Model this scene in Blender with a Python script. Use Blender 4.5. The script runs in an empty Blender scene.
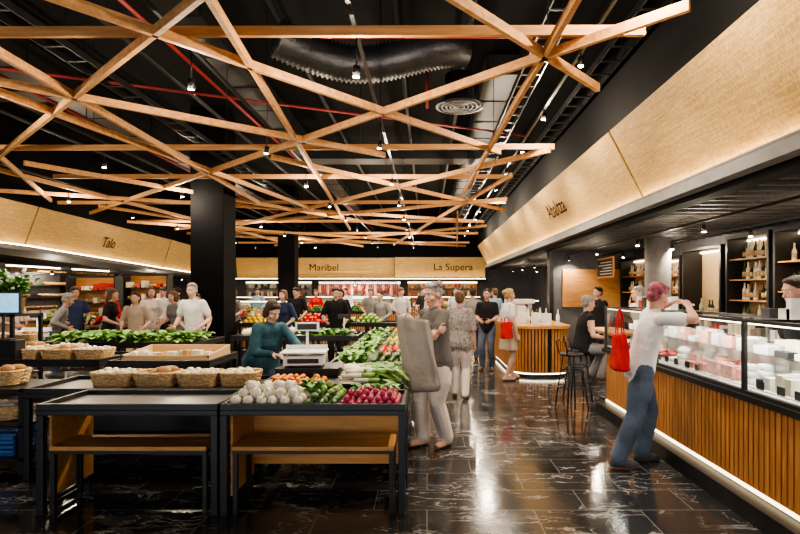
import bpy, math, random
import numpy as np
from mathutils import Vector, Matrix
random.seed(7)
rnd=random.uniform
scene=bpy.context.scene
coll=scene.collection

# ------------------------------------------------------------------ materials
def mat(name,col,rough=.55,metal=0,var=.18,scale=6,bump=0,bscale=60,emit=0,ecol=None,spec=.5):
    m=bpy.data.materials.new(name); m.use_nodes=True
    nt=m.node_tree; N=nt.nodes; L=nt.links; b=N['Principled BSDF']
    b.inputs['Roughness'].default_value=rough; b.inputs['Metallic'].default_value=metal
    b.inputs['Specular IOR Level'].default_value=spec
    tc=N.new('ShaderNodeTexCoord'); no=N.new('ShaderNodeTexNoise')
    no.inputs['Scale'].default_value=scale; no.inputs['Detail'].default_value=4
    L.new(tc.outputs['Object'],no.inputs['Vector'])
    cr=N.new('ShaderNodeValToRGB')
    lo=[max(0,c*(1-var)) for c in col[:3]]+[1]; hi=[min(1,c*(1+var)) for c in col[:3]]+[1]
    cr.color_ramp.elements[0].position=.3; cr.color_ramp.elements[1].position=.7
    cr.color_ramp.elements[0].color=lo; cr.color_ramp.elements[1].color=hi
    L.new(no.outputs['Fac'],cr.inputs['Fac']); L.new(cr.outputs['Color'],b.inputs['Base Color'])
    if bump:
        n2=N.new('ShaderNodeTexNoise'); n2.inputs['Scale'].default_value=bscale; n2.inputs['Detail'].default_value=3
        L.new(tc.outputs['Object'],n2.inputs['Vector'])
        bp=N.new('ShaderNodeBump'); bp.inputs['Strength'].default_value=bump; bp.inputs['Distance'].default_value=.02
        L.new(n2.outputs['Fac'],bp.inputs['Height']); L.new(bp.outputs['Normal'],b.inputs['Normal'])
    if emit:
        b.inputs['Emission Color'].default_value=tuple((ecol or col)[:3])+(1,)
        b.inputs['Emission Strength'].default_value=emit
    return m

def wood(name,c1,c2,rough=.45,axis=0,scale=3.0):
    m=mat(name,c1,rough,spec=.3); nt=m.node_tree; N=nt.nodes; L=nt.links; b=N['Principled BSDF']
    tc=[n for n in N if n.type=='TEX_COORD'][0]
    mp=N.new('ShaderNodeMapping'); s=[scale*7]*3; s[axis]=scale*.6; mp.inputs['Scale'].default_value=s
    no=N.new('ShaderNodeTexNoise'); no.inputs['Scale'].default_value=1.5; no.inputs['Detail'].default_value=6; no.inputs['Distortion'].default_value=.6
    cr=N.new('ShaderNodeValToRGB'); cr.color_ramp.elements[0].position=.32; cr.color_ramp.elements[1].position=.68
    cr.color_ramp.elements[0].color=tuple(c1)+(1,); cr.color_ramp.elements[1].color=tuple(c2)+(1,)
    L.new(tc.outputs['Object'],mp.inputs['Vector']); L.new(mp.outputs['Vector'],no.inputs['Vector'])
    L.new(no.outputs['Fac'],cr.inputs['Fac']); L.new(cr.outputs['Color'],b.inputs['Base Color'])
    return m

def floor_mat():
    m=bpy.data.materials.new('black_marble_tiles'); m.use_nodes=True
    nt=m.node_tree; N=nt.nodes; L=nt.links; b=N['Principled BSDF']
    tc=N.new('ShaderNodeTexCoord')
    br=N.new('ShaderNodeTexBrick'); br.offset=.5
    br.inputs['Scale'].default_value=1; br.inputs['Brick Width'].default_value=.8; br.inputs['Row Height'].default_value=.4
    br.inputs['Mortar Size'].default_value=.005; br.inputs['Mortar Smooth'].default_value=.2; br.inputs['Bias'].default_value=0
    br.inputs['Color1'].default_value=(0,0,0,1); br.inputs['Color2'].default_value=(1,1,1,1); br.inputs['Mortar'].default_value=(.5,.5,.5,1)
    L.new(tc.outputs['Object'],br.inputs['Vector'])
    mu=N.new('ShaderNodeMath'); mu.operation='MULTIPLY'; mu.inputs[1].default_value=40
    L.new(br.outputs['Color'],mu.inputs[0])
    def vein(scale,width,dist,rot):
        no=N.new('ShaderNodeTexNoise'); no.noise_dimensions='4D'; no.inputs['Scale'].default_value=scale; no.inputs['Detail'].default_value=9
        no.inputs['Roughness'].default_value=.56; no.inputs['Distortion'].default_value=dist
        mp=N.new('ShaderNodeMapping'); mp.inputs['Rotation'].default_value=(0,0,rot); mp.inputs['Scale'].default_value=(1,2.4,1)
        L.new(tc.outputs['Object'],mp.inputs['Vector']); L.new(mp.outputs['Vector'],no.inputs['Vector']); L.new(mu.outputs[0],no.inputs['W'])
        sb=N.new('ShaderNodeMath'); sb.operation='SUBTRACT'; sb.inputs[1].default_value=.5; L.new(no.outputs['Fac'],sb.inputs[0])
        ab=N.new('ShaderNodeMath'); ab.operation='ABSOLUTE'; L.new(sb.outputs[0],ab.inputs[0])
        cr=N.new('ShaderNodeValToRGB'); cr.color_ramp.elements[0].position=0; cr.color_ramp.elements[0].color=(1,1,1,1)
        cr.color_ramp.elements[1].position=width; cr.color_ramp.elements[1].color=(0,0,0,1); L.new(ab.outputs[0],cr.inputs['Fac'])
        return cr.outputs['Color']
    v1=vein(.9,.010,.7,.6); v2=vein(2.0,.008,.4,-.5)
    mxv=N.new('ShaderNodeMath'); mxv.operation='MAXIMUM'; L.new(v1,mxv.inputs[0]); L.new(v2,mxv.inputs[1])
    n2=N.new('ShaderNodeTexNoise'); n2.noise_dimensions='4D'; n2.inputs['Scale'].default_value=2.2; n2.inputs['Detail'].default_value=4
    L.new(tc.outputs['Object'],n2.inputs['Vector']); L.new(mu.outputs[0],n2.inputs['W'])
    c2=N.new('ShaderNodeValToRGB'); c2.color_ramp.elements[0].position=.42; c2.color_ramp.elements[1].position=.63
    L.new(n2.outputs['Fac'],c2.inputs['Fac'])
    mm=N.new('ShaderNodeMath'); mm.operation='MULTIPLY'; L.new(mxv.outputs[0],mm.inputs[0]); L.new(c2.outputs['Color'],mm.inputs[1])
    base=N.new('ShaderNodeMix'); base.data_type='RGBA'; base.inputs['A'].default_value=(.005,.005,.006,1); base.inputs['B'].default_value=(.042,.041,.041,1)
    L.new(n2.outputs['Fac'],base.inputs['Factor'])
    vm=N.new('ShaderNodeMix'); vm.data_type='RGBA'; vm.inputs['B'].default_value=(.46,.44,.43,1)
    L.new(mm.outputs[0],vm.inputs['Factor']); L.new(base.outputs['Result'],vm.inputs['A'])
    jm=N.new('ShaderNodeMix'); jm.data_type='RGBA'; jm.inputs['B'].default_value=(.13,.125,.12,1)
    L.new(br.outputs['Fac'],jm.inputs['Factor']); L.new(vm.outputs['Result'],jm.inputs['A'])
    L.new(jm.outputs['Result'],b.inputs['Base Color'])
    rr=N.new('ShaderNodeMath'); rr.operation='MULTIPLY_ADD'; rr.inputs[1].default_value=.16; rr.inputs[2].default_value=.06
    L.new(n2.outputs['Fac'],rr.inputs[0]); L.new(rr.outputs[0],b.inputs['Roughness'])
    b.inputs['Specular IOR Level'].default_value=.7
    n3=N.new('ShaderNodeTexNoise'); n3.inputs['Scale'].default_value=14; L.new(tc.outputs['Object'],n3.inputs['Vector'])
    bp=N.new('ShaderNodeBump'); bp.inputs['Strength'].default_value=.05; bp.inputs['Distance'].default_value=.02
    L.new(n3.outputs['Fac'],bp.inputs['Height']); L.new(bp.outputs['Normal'],b.inputs['Normal'])
    return m

def fascia_mat():
    m=mat('woven_gold_panel',(.5,.33,.12),.7,spec=.2); nt=m.node_tree; N=nt.nodes; L=nt.links; b=N['Principled BSDF']
    tc=[n for n in N if n.type=='TEX_COORD'][0]
    outs=[]
    for s in ((3,3,90),(60,60,4)):
        mp=N.new('ShaderNodeMapping'); mp.inputs['Scale'].default_value=s
        no=N.new('ShaderNodeTexNoise'); no.inputs['Scale'].default_value=1; no.inputs['Detail'].default_value=2
        L.new(tc.outputs['Object'],mp.inputs['Vector']); L.new(mp.outputs['Vector'],no.inputs['Vector']); outs.append(no.outputs['Fac'])
    ad=N.new('ShaderNodeMath'); ad.operation='ADD'; L.new(outs[0],ad.inputs[0]); L.new(outs[1],ad.inputs[1])
    hf=N.new('ShaderNodeMath'); hf.operation='MULTIPLY'; hf.inputs[1].default_value=.5; L.new(ad.outputs[0],hf.inputs[0])
    cr=N.new('ShaderNodeValToRGB'); cr.color_ramp.elements[0].position=.38; cr.color_ramp.elements[1].position=.62
    cr.color_ramp.elements[0].color=(.36,.22,.075,1); cr.color_ramp.elements[1].color=(.60,.40,.165,1)
    L.new(hf.outputs[0],cr.inputs['Fac']); L.new(cr.outputs['Color'],b.inputs['Base Color'])
    bp=N.new('ShaderNodeBump'); bp.inputs['Strength'].default_value=.25; bp.inputs['Distance'].default_value=.006
    L.new(hf.outputs[0],bp.inputs['Height']); L.new(bp.outputs['Normal'],b.inputs['Normal'])
    return m

def glass_mat():
    m=bpy.data.materials.new('display_glass'); m.use_nodes=True
    nt=m.node_tree; N=nt.nodes; L=nt.links; N.remove(N['Principled BSDF'])
    out=[n for n in N if n.type=='OUTPUT_MATERIAL'][0]
    t=N.new('ShaderNodeBsdfTransparent'); t.inputs['Color'].default_value=(.97,.985,.98,1)
    g=N.new('ShaderNodeBsdfGlossy'); g.inputs['Roughness'].default_value=.03
    lw=N.new('ShaderNodeLayerWeight'); lw.inputs['Blend'].default_value=.12
    ml=N.new('ShaderNodeMath'); ml.operation='MULTIPLY'; ml.inputs[1].default_value=.5; L.new(lw.outputs['Fresnel'],ml.inputs[0])
    mx=N.new('ShaderNodeMixShader'); L.new(ml.outputs[0],mx.inputs[0]); L.new(t.outputs[0],mx.inputs[1]); L.new(g.outputs[0],mx.inputs[2])
    L.new(mx.outputs[0],out.inputs['Surface'])
    return m

def pattern_mat(name,a,b_,scale=40):
    m=mat(name,a,.85); nt=m.node_tree; N=nt.nodes; L=nt.links; b=N['Principled BSDF']
    tc=[n for n in N if n.type=='TEX_COORD'][0]
    vo=N.new('ShaderNodeTexVoronoi'); vo.inputs['Scale'].default_value=scale
    L.new(tc.outputs['Object'],vo.inputs['Vector'])
    cr=N.new('ShaderNodeValToRGB'); cr.color_ramp.interpolation='CONSTANT'
    cr.color_ramp.elements[0].color=tuple(b_)+(1,); cr.color_ramp.elements[1].position=.38; cr.color_ramp.elements[1].color=tuple(a)+(1,)
    L.new(vo.outputs['Distance'],cr.inputs['Fac']); L.new(cr.outputs['Color'],b.inputs['Base Color'])
    return m

M_floor=floor_mat(); M_fascia=fascia_mat(); M_glass=glass_mat()
M_timber=wood('lattice_timber',(.46,.215,.075),(.68,.365,.15),.6,0,2)
M_oak=wood('oak_panel',(.44,.20,.06),(.60,.31,.10),.45,0,2.5)
M_slat=wood('slat_wood',(.34,.135,.04),(.54,.25,.08),.45,2,3)
M_ply=wood('pale_plywood',(.50,.33,.17),(.62,.44,.24),.5,0,2)
M_black=mat('black_ceiling_paint',(.004,.004,.0045),.8,spec=.12)
M_blackm=mat('black_powder_steel',(.016,.016,.017),.4,.3)
M_dkgrey=mat('dark_grey_steel_top',(.11,.105,.10),.32,.3)
M_steel=mat('brushed_steel',(.55,.55,.56),.3,.9)
M_duct=mat('foil_duct',(.08,.08,.084),.40,.8,bump=.3,bscale=30)
M_red=mat('red_pipe_paint',(.27,.02,.018),.5)
M_wallg=mat('grey_plaster',(.10,.095,.105),.8)
M_walll=mat('light_plaster',(.30,.28,.26),.8)
M_plinth=mat('black_plinth_stone',(.012,.012,.013),.4,var=.8,scale=3,spec=.2)
M_led=mat('warm_led',(1,.75,.4),.5,emit=22,ecol=(1,.72,.36))
M_ledk=mat('kick_led',(1,.8,.5),.5,emit=4.5,ecol=(1,.80,.5))
M_ledw=mat('white_led',(1,.9,.75),.5,emit=9,ecol=(1,.84,.58))
M_lamp=mat('lamp_lens',(1,.95,.85),.5,emit=60,ecol=(1,.92,.8))
M_white=mat('white_enamel',(.78,.78,.76),.35,var=.04)
M_tile=mat('white_tile',(.6,.58,.54),.3,var=.1)
M_sign=mat('sign_letter_black',(.006,.005,.004),.9,spec=.05)
M_soffit=mat('soffit_grey',(.15,.145,.14),.6)
M_shopc=mat('acoustic_ceiling',(.055,.05,.046),.7,var=.4,scale=30)
M_screen=mat('screen_blue',(.1,.35,.55),.2,emit=1.0,ecol=(.25,.55,.8),var=.5,scale=20)
M_wicker=mat('wicker',(.60,.40,.19),.7,var=.35,scale=30,bump=.5,bscale=120)
M_cloth_w=mat('white_linen',(.70,.66,.58),.9,bump=.2)
M_green=mat('leaf_green',(.08,.22,.03),.6,var=.6,scale=14,bump=.3)
M_lgreen=mat('light_green',(.24,.42,.09),.5,var=.4,scale=20,bump=.2)
M_dgreen=mat('dark_green_veg',(.035,.11,.02),.35,var=.4,scale=12)
M_turnip=mat('onion_white',(.74,.67,.54),.4,var=.18,scale=12)
M_radish=mat('radish_red',(.42,.03,.09),.35,var=.4,scale=14)
M_orange=mat('orange_fruit',(.75,.22,.02),.4,var=.2)
M_yellow=mat('yellow_fruit',(.75,.5,.06),.45,var=.2)
M_tomato=mat('tomato_red',(.55,.03,.015),.25,var=.2)
M_brown=mat('potato_brown',(.34,.21,.10),.7,var=.3,bump=.2)
M_bread=mat('bread_crust',(.50,.28,.11),.7,var=.35,bump=.3)
M_meat=mat('meat_red',(.45,.07,.055),.35,var=.5,scale=40)
M_pink=mat('ham_pink',(.72,.36,.31),.4,var=.3,scale=30)
M_cheese=mat('cheese_cream',(.78,.68,.44),.45,var=.15)
M_blue=mat('blue_plastic',(.03,.12,.32),.4)
M_bottle=mat('bottle_glass_dark',(.03,.05,.02),.12,var=.5)
M_label=mat('paper_label',(.65,.6,.5),.7,var=.3)
M_chalk=mat('chalkboard',(.03,.03,.03),.8)
M_skin=[mat('skin_light',(.60,.35,.25),.5,var=.08,scale=20),mat('skin_tan',(.50,.28,.19),.5,var=.08,scale=20)]
M_eye=mat('eye_white',(.75,.73,.7),.2,var=.02); M_iris=mat('iris_dark',(.03,.02,.015),.2); M_lip=mat('lip',(.42,.14,.12),.45)
def hair(n,c): return mat('hair_'+n,c,.7,var=.45,scale=45,bump=.8,bscale=130)
H_grey=hair('grey',(.27,.25,.23)); H_dark=hair('dark_brown',(.03,.017,.011)); H_brown=hair('brown',(.13,.065,.03)); H_blond=hair('blond',(.42,.27,.12))
H_pink=mat('bandana_pink',(.30,.08,.11),.8,var=.6,scale=24,bump=.6)
C=lambda n,c,v=.12:mat('cloth_'+n,c,.9,var=v,scale=5,bump=.8,bscale=9,spec=.2)
C_white=C('white',(.66,.65,.64)); C_cream=C('cream',(.70,.62,.57)); C_grey=C('grey',(.13,.12,.115)); C_taupe=C('taupe',(.33,.285,.255)); C_mgrey=C('mid_grey',(.22,.21,.2))
C_black=C('black',(.016,.016,.018)); C_denim=C('denim',(.045,.07,.12),.4); C_jean=C('blue_jeans',(.085,.11,.155),.4); C_teal=C('denim_shirt',(.04,.10,.13),.5)
C_red=C('red',(.5,.02,.02)); C_pink=C('pink',(.5,.22,.22)); C_navy=C('navy',(.03,.04,.09)); C_beige=C('beige',(.42,.33,.24)); C_sky=C('sky_blue',(.25,.36,.46))
C_patt=pattern_mat('cloth_patterned',(.34,.29,.27),(.08,.07,.08),42)
C_shoe=mat('shoe_leather',(.12,.06,.035),.5); C_shoew=mat('shoe_dark_grey',(.06,.055,.055),.6)

# ------------------------------------------------------------------ mesh builder
class MB:
    def __init__(s): s.v=[];s.f=[];s.m=[];s.sm=[]
    def add(s,vs,fs,mi=0,smooth=False):
        o=len(s.v); s.v.extend([tuple(v) for v in vs])
        for f in fs: s.f.append([i+o for i in f]); s.m.append(mi); s.sm.append(smooth)
    def box(s,x0,x1,y0,y1,z0,z1,mi=0,M=None):
        vs=[Vector((x,y,z)) for z in (z0,z1) for y in (y0,y1) for x in (x0,x1)]
        if M is not None: vs=[M@v for v in vs]
        s.add(vs,[(0,2,3,1),(4,5,7,6),(0,1,5,4),(2,6,7,3),(0,4,6,2),(1,3,7,5)],mi)
    def rings(s,rs,mi=0,smooth=True,cap=True):
        n=len(rs[0]); vs=[p for r in rs for p in r]; fs=[]
        for i in range(len(rs)-1):
            for j in range(n):
                k=(j+1)%n; fs.append((i*n+j,i*n+k,(i+1)*n+k,(i+1)*n+j))
        if cap:
            fs.append(tuple(range(n-1,-1,-1))); fs.append(tuple((len(rs)-1)*n+j for j in range(n)))
        s.add(vs,fs,mi,smooth)
    def tube(s,pts,rad,n=8,mi=0,smooth=True,round_=False,flat=1.0,up=None):
        pts=[Vector(p) for p in pts]
        if not isinstance(rad,(list,tuple)): rad=[rad]*len(pts)
        rad=list(rad)
        if round_:
            d0=(pts[0]-pts[1]).normalized(); d1=(pts[-1]-pts[-2]).normalized()
            r0,r1=rad[0],rad[-1]
            a=[(pts[0]+d0*r0*.95,r0*.3),(pts[0]+d0*r0*.6,r0*.8)]; b=[(pts[-1]+d1*r1*.6,r1*.8),(pts[-1]+d1*r1*.95,r1*.3)]
            pts=[p for p,_ in a]+pts+[p for p,_ in b]; rad=[r for _,r in a]+rad+[r for _,r in b]
        rs=[]; u=None
        for i,p in enumerate(pts):
            t=(pts[min(i+1,len(pts)-1)]-pts[max(i-1,0)]).normalized()
            if u is None:
                h=Vector(up) if up is not None else (Vector((0,0,1)) if abs(t.z)<.9 else Vector((1,0,0)))
                u=(h-t*h.dot(t)).normalized()
            else: u=(u-t*u.dot(t)).normalized()
            w=t.cross(u); r=rad[i]
            rs.append([p+u*(r*flat*math.cos(2*math.pi*j/n))+w*(r*math.sin(2*math.pi*j/n)) for j in range(n)])
        s.rings(rs,mi,smooth)
    def ell(s,c,r,mi=0,R=None,seg=10,ring=6,smooth=True):
        c=Vector(c); r=(r,r,r) if not isinstance(r,(tuple,list)) else r
        def P(a,b):
            v=Vector((r[0]*math.sin(a)*math.cos(b),r[1]*math.sin(a)*math.sin(b),r[2]*math.cos(a)))
            return c+(R@v if R is not None else v)
        vs=[P(0,0)]; fs=[]
        for i in range(1,ring):
            for j in range(seg): vs.append(P(math.pi*i/ring,2*math.pi*j/seg))
        vs.append(P(math.pi,0))
        for j in range(seg):
            k=(j+1)%seg; fs.append((0,1+j,1+k))
            for i in range(ring-2): a=1+i*seg; fs.append((a+j,a+seg+j,a+seg+k,a+k))
            a=1+(ring-2)*seg; fs.append((a+j,len(vs)-1,a+k))
        s.add(vs,fs,mi,smooth)
    def lathe(s,prof,c=(0,0,0),n=14,mi=0,smooth=True,R=None):
        c=Vector(c); rs=[]
        for r,z in prof:
            ring=[Vector((r*math.cos(2*math.pi*j/n),r*math.sin(2*math.pi*j/n),z)) for j in range(n)]
            if R is not None: ring=[R@v for v in ring]
            rs.append([c+v for v in ring])
        s.rings(rs,mi,smooth)
    def mesh(s,name):
        me=bpy.data.meshes.new(name); me.from_pydata(s.v,[],s.f)
        me.polygons.foreach_set('material_index',s.m); me.polygons.foreach_set('use_smooth',s.sm); me.update()
        return me
    def build(s,name,mats,loc=(0,0,0),rot=0,bevel=0,parent=None):
        me=s.mesh(name)
        for m in mats: me.materials.append(m)
        ob=bpy.data.objects.new(name,me); coll.objects.link(ob); ob.location=loc; ob.rotation_euler[2]=rot
        if bevel:
            b=ob.modifiers.new('bevel','BEVEL'); b.width=bevel; b.segments=2; b.limit_method='ANGLE'
        if parent: ob.parent=parent
        return ob
def copy(ob,loc,rot=0,scale=(1,1,1)):
    o=bpy.data.objects.new(ob.name.split('.')[0],ob.data); coll.objects.link(o); o.location=loc; o.rotation_euler[2]=rot; o.scale=scale
    return o

# ------------------------------------------------------------------ room shell
def slab(name,x0,x1,y0,y1,z0,z1,m):
    b=MB(); b.box(x0,x1,y0,y1,z0,z1); return b.build(name,[m])
XR=5.5; XL=-13.0; YB=28.0
slab('floor',XL,XR,-6,YB,-.1,0,M_floor)
slab('ceiling',XL,XR,-6,YB,5.5,5.6,M_black)
slab('wall_back',XL-.2,XR+.2,YB,YB+.2,0,5.5,M_wallg)
slab('wall_left',XL-.2,XL,-6,YB,0,5.5,M_wallg)
slab('wall_right',XR,XR+.2,-6,YB,0,5.5,M_wallg)
b=MB()
for x0,x1 in ((XL,-9),(-5,-4.4),(-.3,.3),(4.6,XR)): b.box(x0,x1,-6.2,-6,0,5.5)
b.box(-9,-5,-6.2,-6,3.4,5.5);b.box(-4.4,-.3,-6.2,-6,3.4,5.5);b.box(.3,4.6,-6.2,-6,3.4,5.5)
b.build('wall_front',[M_wallg])

def panel(name,p0b,p0t,p1b,p1t,th=.03):
    b=MB(); a=[Vector(p) for p in (p0b,p1b,p1t,p0t)]
    n=(a[1]-a[0]).cross(a[3]-a[0]).normalized()*th
    b.add(a+[v+n for v in a],[(0,3,2,1),(4,5,6,7),(0,1,5,4),(1,2,6,5),(2,3,7,6),(3,0,4,7)])
    return b.build(name,[M_fascia])
ys=[-1.5,6.8,15.25,24.5]
for i in range(3):
    y0,y1=ys[i]+.03,ys[i+1]-.03
    panel('fascia_panel',(2.75,y0,2.84),(2.32,y0,3.67),(2.75,y1,2.84),(2.32,y1,3.67))
b=MB(); b.box(2.36,2.5,-6,24.6,3.68,5.5,0); b.box(2.80,3.0,-6,24.6,2.6,3.68,0)
b.build('bulkhead_right',[M_black])
b=MB(); b.box(2.66,2.80,-6,24.6,2.66,2.78,0); b.box(2.655,2.675,-6,24.6,2.78,2.80,0)
b.build('trim_1',[M_soffit])
b=MB(); b.box(2.69,2.72,-5.9,24.5,2.785,2.80,0); b.build('cove_led_strip',[M_led])
b=MB(); b.box(3.0,XR,-6,24.6,2.72,2.80,0)
for i in range(92): b.box(3.02,XR-.02,-3+i*.3,-2.93+i*.3,2.66,2.72,1)
b.build('ceiling_shop_right',[M_shopc,M_shopc])

LP=[(-9.0,8.5),(-9.45,13.0),(-10.3,21.5),(-9.75,27.0)]
tz=[3.67,3.67,3.67,3.28]; bz=[2.75,2.75,2.55,2.28]
for i in range(3):
    (x0,y0),(x1,y1)=LP[i],LP[i+1]
    panel('fascia_panel',(x1-.35,y1-.03,bz[i+1]),(x1,y1-.03,tz[i+1]),(x0-.35,y0+.03,bz[i]),(x0,y0+.03,tz[i]))
b=MB()
for i in range(3):
    (x0,y0),(x1,y1)=LP[i],LP[i+1]
    vs=[(x0-.05,y0,tz[i]),(x1-.05,y1,tz[i+1]),(x1-.05,y1,5.5),(x0-.05,y0,5.5),(x0-.6,y0,tz[i]),(x1-.6,y1,tz[i+1]),(x1-.6,y1,5.5),(x0-.6,y0,5.5)]
    b.add(vs,[(0,1,2,3),(4,7,6,5),(0,4,5,1),(0,3,7,4),(1,5,6,2)],0)
    vs=[(x0-.25,y0,bz[i]-.14),(x1-.25,y1,bz[i+1]-.14),(x1-.25,y1,bz[i+1]-.04),(x0-.25,y0,bz[i]-.04),(x0-1.6,y0,bz[i]-.14),(x1-1.6,y1,bz[i+1]-.14),(x1-1.6,y1,bz[i+1]-.04),(x0-1.6,y0,bz[i]-.04)]
    b.add(vs,[(0,1,2,3),(4,7,6,5),(0,4,5,1),(2,6,7,3)],1)
b.build('bulkhead_left',[M_black,M_soffit])
b=MB()
for i in range(3):
    (x0,y0),(x1,y1)=LP[i],LP[i+1]
    b.tube([(x0-.28,y0,bz[i]-.02),(x1-.28,y1,bz[i+1]-.02)],.012,4)
b.build('cove_led_strip',[M_led])
panel('fascia_panel',(-1.65,27,2.24),(-1.65,26.8,3.27),(-9.6,27,2.24),(-9.6,26.8,3.27))
panel('fascia_panel',(2.9,26.6,2.28),(2.9,26.4,3.27),(-1.6,26.6,2.28),(-1.6,26.4,3.27))
b=MB(); b.box(-9.7,3,27.05,27.3,3.27,5.5,0); b.box(-9.7,3,26.5,28,2.12,2.2,0); b.build('bulkhead_back',[M_black])
b=MB(); b.box(-9.6,2.9,26.38,26.42,2.205,2.22,0); b.build('cove_led_strip',[M_led])

def sign(txt,loc,xa,ya,size):
    cu=bpy.data.curves.new('sign_lettering','FONT'); cu.body=txt; cu.size=size; cu.extrude=.002; cu.align_x='CENTER'; cu.align_y='CENTER'
    cu.materials.append(M_sign)
    ob=bpy.data.objects.new('sign_lettering',cu); coll.objects.link(ob)
    xa=Vector(xa).normalized(); ya=Vector(ya); ya=(ya-xa*ya.dot(xa)).normalized(); za=xa.cross(ya)
    Mx=Matrix((xa,ya,za)).transposed().to_4x4(); Mx.translation=Vector(loc)+za*.034; ob.matrix_world=Mx
sign('Abaltza',(2.535,10.4,3.24),(0,-1,0),(-.43,0,.83),.44)
sign('Talo',(-9.98,16.7,3.12),(-.1,1,0),(.35,0,.92),.46)
sign('Maribel',(-5.2,26.92,2.78),(1,0,0),(0,-.2,1.03),.50)
sign('La Supera',(1.3,26.52,2.78),(1,0,0),(0,-.2,1.03),.50)

for (x,y,w) in ((-4.6,11.5,.70),(-5.2,20,.62)):
    b=MB(); b.box(x-w/2,x+w/2,y-w/2,y+w/2,0,5.5); b.box(x-w/2-.02,x+w/2+.02,y-w/2-.02,y+w/2+.02,0,.12)
    b.build('square_column',[M_black],bevel=.01)
b=MB(); b.lathe([(.24,0),(.24,2.66)],(4.5,10.4,0),24); b.build('round_column',[M_walll])

# ------------------------------------------------------------------ timber lattice
b=MB()
def beam(x0,y0,x1,y1,z=3.70,w=.042,h=.08):
    a=Vector((x0,y0,z)); c=Vector((x1,y1,z)); d=(c-a); L=d.length; ang=math.atan2(d.y,d.x)
    Mx=Matrix.Translation(a)@Matrix.Rotation(ang,4,'Z'); b.box(0,L,-w/2,w/2,-h/2,h/2,0,Mx)
zt=3.78
for y,x0,x1 in ((4.42,-6,1.79),(8.0,-8,1.89),(10.0,-7,1.5),(13,-9,1.9),(16.5,-9,1.6),(20,-9,1.9),(24,-8.5,1.9)): beam(x0,y,x1,y+rnd(-.1,.1),zt)
for q in ((-8.97,14.2,1.89,3.84),(-.75,2.97,-8,9.46),(-3.3,2.93,1.08,7.92),(-1.47,3,-2.6,18),(-.4,3.1,1.735,5.41),(1.08,3,.76,11.5),
          (-3.67,4,-3.95,12.5),(-4.6,4.6,-2.9,13.5),(-4.9,4.7,-.64,8.1),(1.8,7.8,-5.9,16.8),(-2.4,8.2,2.0,13.7),(-7.3,9.1,-6,25),
          (-8.8,11,1.7,16),(-8.5,18,1.8,12),(1.5,9.5,-1.5,24),(-6.5,8.6,1.2,21),(-8,13,-3,25),(1.9,17,-7,24.5),(-8,20,1.8,24.8),(-9,16,-1,22),(.8,14,1.4,25),
          (-5.6,6.3,-8.6,12.2)):
    beam(*q,z=3.70)
for x in (-7,-5,-3,-1,1):
    for y in (4.42,8.0,13,20): b.tube([(x,y,3.82),(x,y,5.5)],.005,4,1,False)
b.build('timber_lattice',[M_timber,M_blackm])

b=MB()
pts=[];rad=[]
for i in range(90):
    t=i/89; x=-1.9+t*2.4; y=6.7+.7*t+.2*math.sin(t*5); z=4.82-.14*math.sin(t*4)
    pts.append((x,y,z)); rad.append(.23+.02*(1 if i%2 else -1))
b.tube(pts,rad,18)
b.build('flexible_duct',[M_duct])
b=MB(); b.lathe([(.20,.45),(.22,.1),(.33,.02),(.34,0),(.30,0),(.30,.03)],(.46,7.6,4.26),28,1)
for r in (.07,.13,.19,.25):
    pts=[(.46+r*math.cos(a*math.pi/12),7.6+r*math.sin(a*math.pi/12),4.262) for a in range(25)]; b.tube(pts,.014,5,0)
for a in range(8):
    c_,s_=math.cos(a*math.pi/4),math.sin(a*math.pi/4); b.tube([(.46,7.6,4.27),(.46+.3*c_,7.6+.3*s_,4.27)],.008,4,0)
b.build('round_air_diffuser',[mat('diffuser_metal',(.16,.16,.16),.4,.5),M_blackm])
M_dc=mat('duct_charcoal',(.010,.010,.011),.5)
for q in ((-6.6,-6.0,2,26,5.0,5.4),(-3,2.2,13,13.6,4.85,5.05),(-9,-6.7,9,9.5,5.0,5.3),(.95,1.5,8.6,26,5.12,5.45),(-3.4,-2.9,2,26,5.15,5.45)):
    b=MB(); b.box(*q)
    L=max(q[1]-q[0],q[3]-q[2]); n=int(L/1.2)
    for i in range(1,n):
        if q[3]-q[2]>q[1]-q[0]: b.box(q[0]-.015,q[1]+.015,q[2]+i*1.2,q[2]+i*1.2+.03,q[4]-.015,q[5]+.01)
        else: b.box(q[0]+i*1.2,q[0]+i*1.2+.03,q[2]-.015,q[3]+.015,q[4]-.015,q[5]+.01)
    b.build('rectangular_duct',[M_dc])
for q in (((-3.2,2,4.6),(-2.6,26,4.6)),((-1.2,6.0,4.5),(2.2,6.0,4.5)),((-8.5,6.2,4.68),(2,10.5,4.68)),((-6.2,3,4.75),(-6.2,26,4.75)),((.0,9,4.72),(0,9,5.5))):
    b=MB(); b.tube(q,.022,8); b.build('sprinkler_pipe',[M_red])
M_tr=mat('tray_metal',(.03,.03,.033),.4,.6)
for x in (1.15,2.0,-4.2):
    b=MB(); b.box(x,x+.015,2,25,4.3,4.38);b.box(x+.25,x+.265,2,25,4.3,4.38)
    for i in range(60): b.box(x,x+.26,2+i*.38,2.03+i*.38,4.3,4.315)
    b.build('cable_tray',[M_tr])
M_cd=mat('conduit_grey',(.02,.02,.022),.5)
for x,z in ((-3.9,4.9),(-7.5,4.8),(.6,5.3),(-2.0,5.3),(-.4,5.3)):
    b=MB(); b.tube([(x,2,z),(x,26,z)],.035,8); b.build('electrical_conduit',[M_cd])

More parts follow.
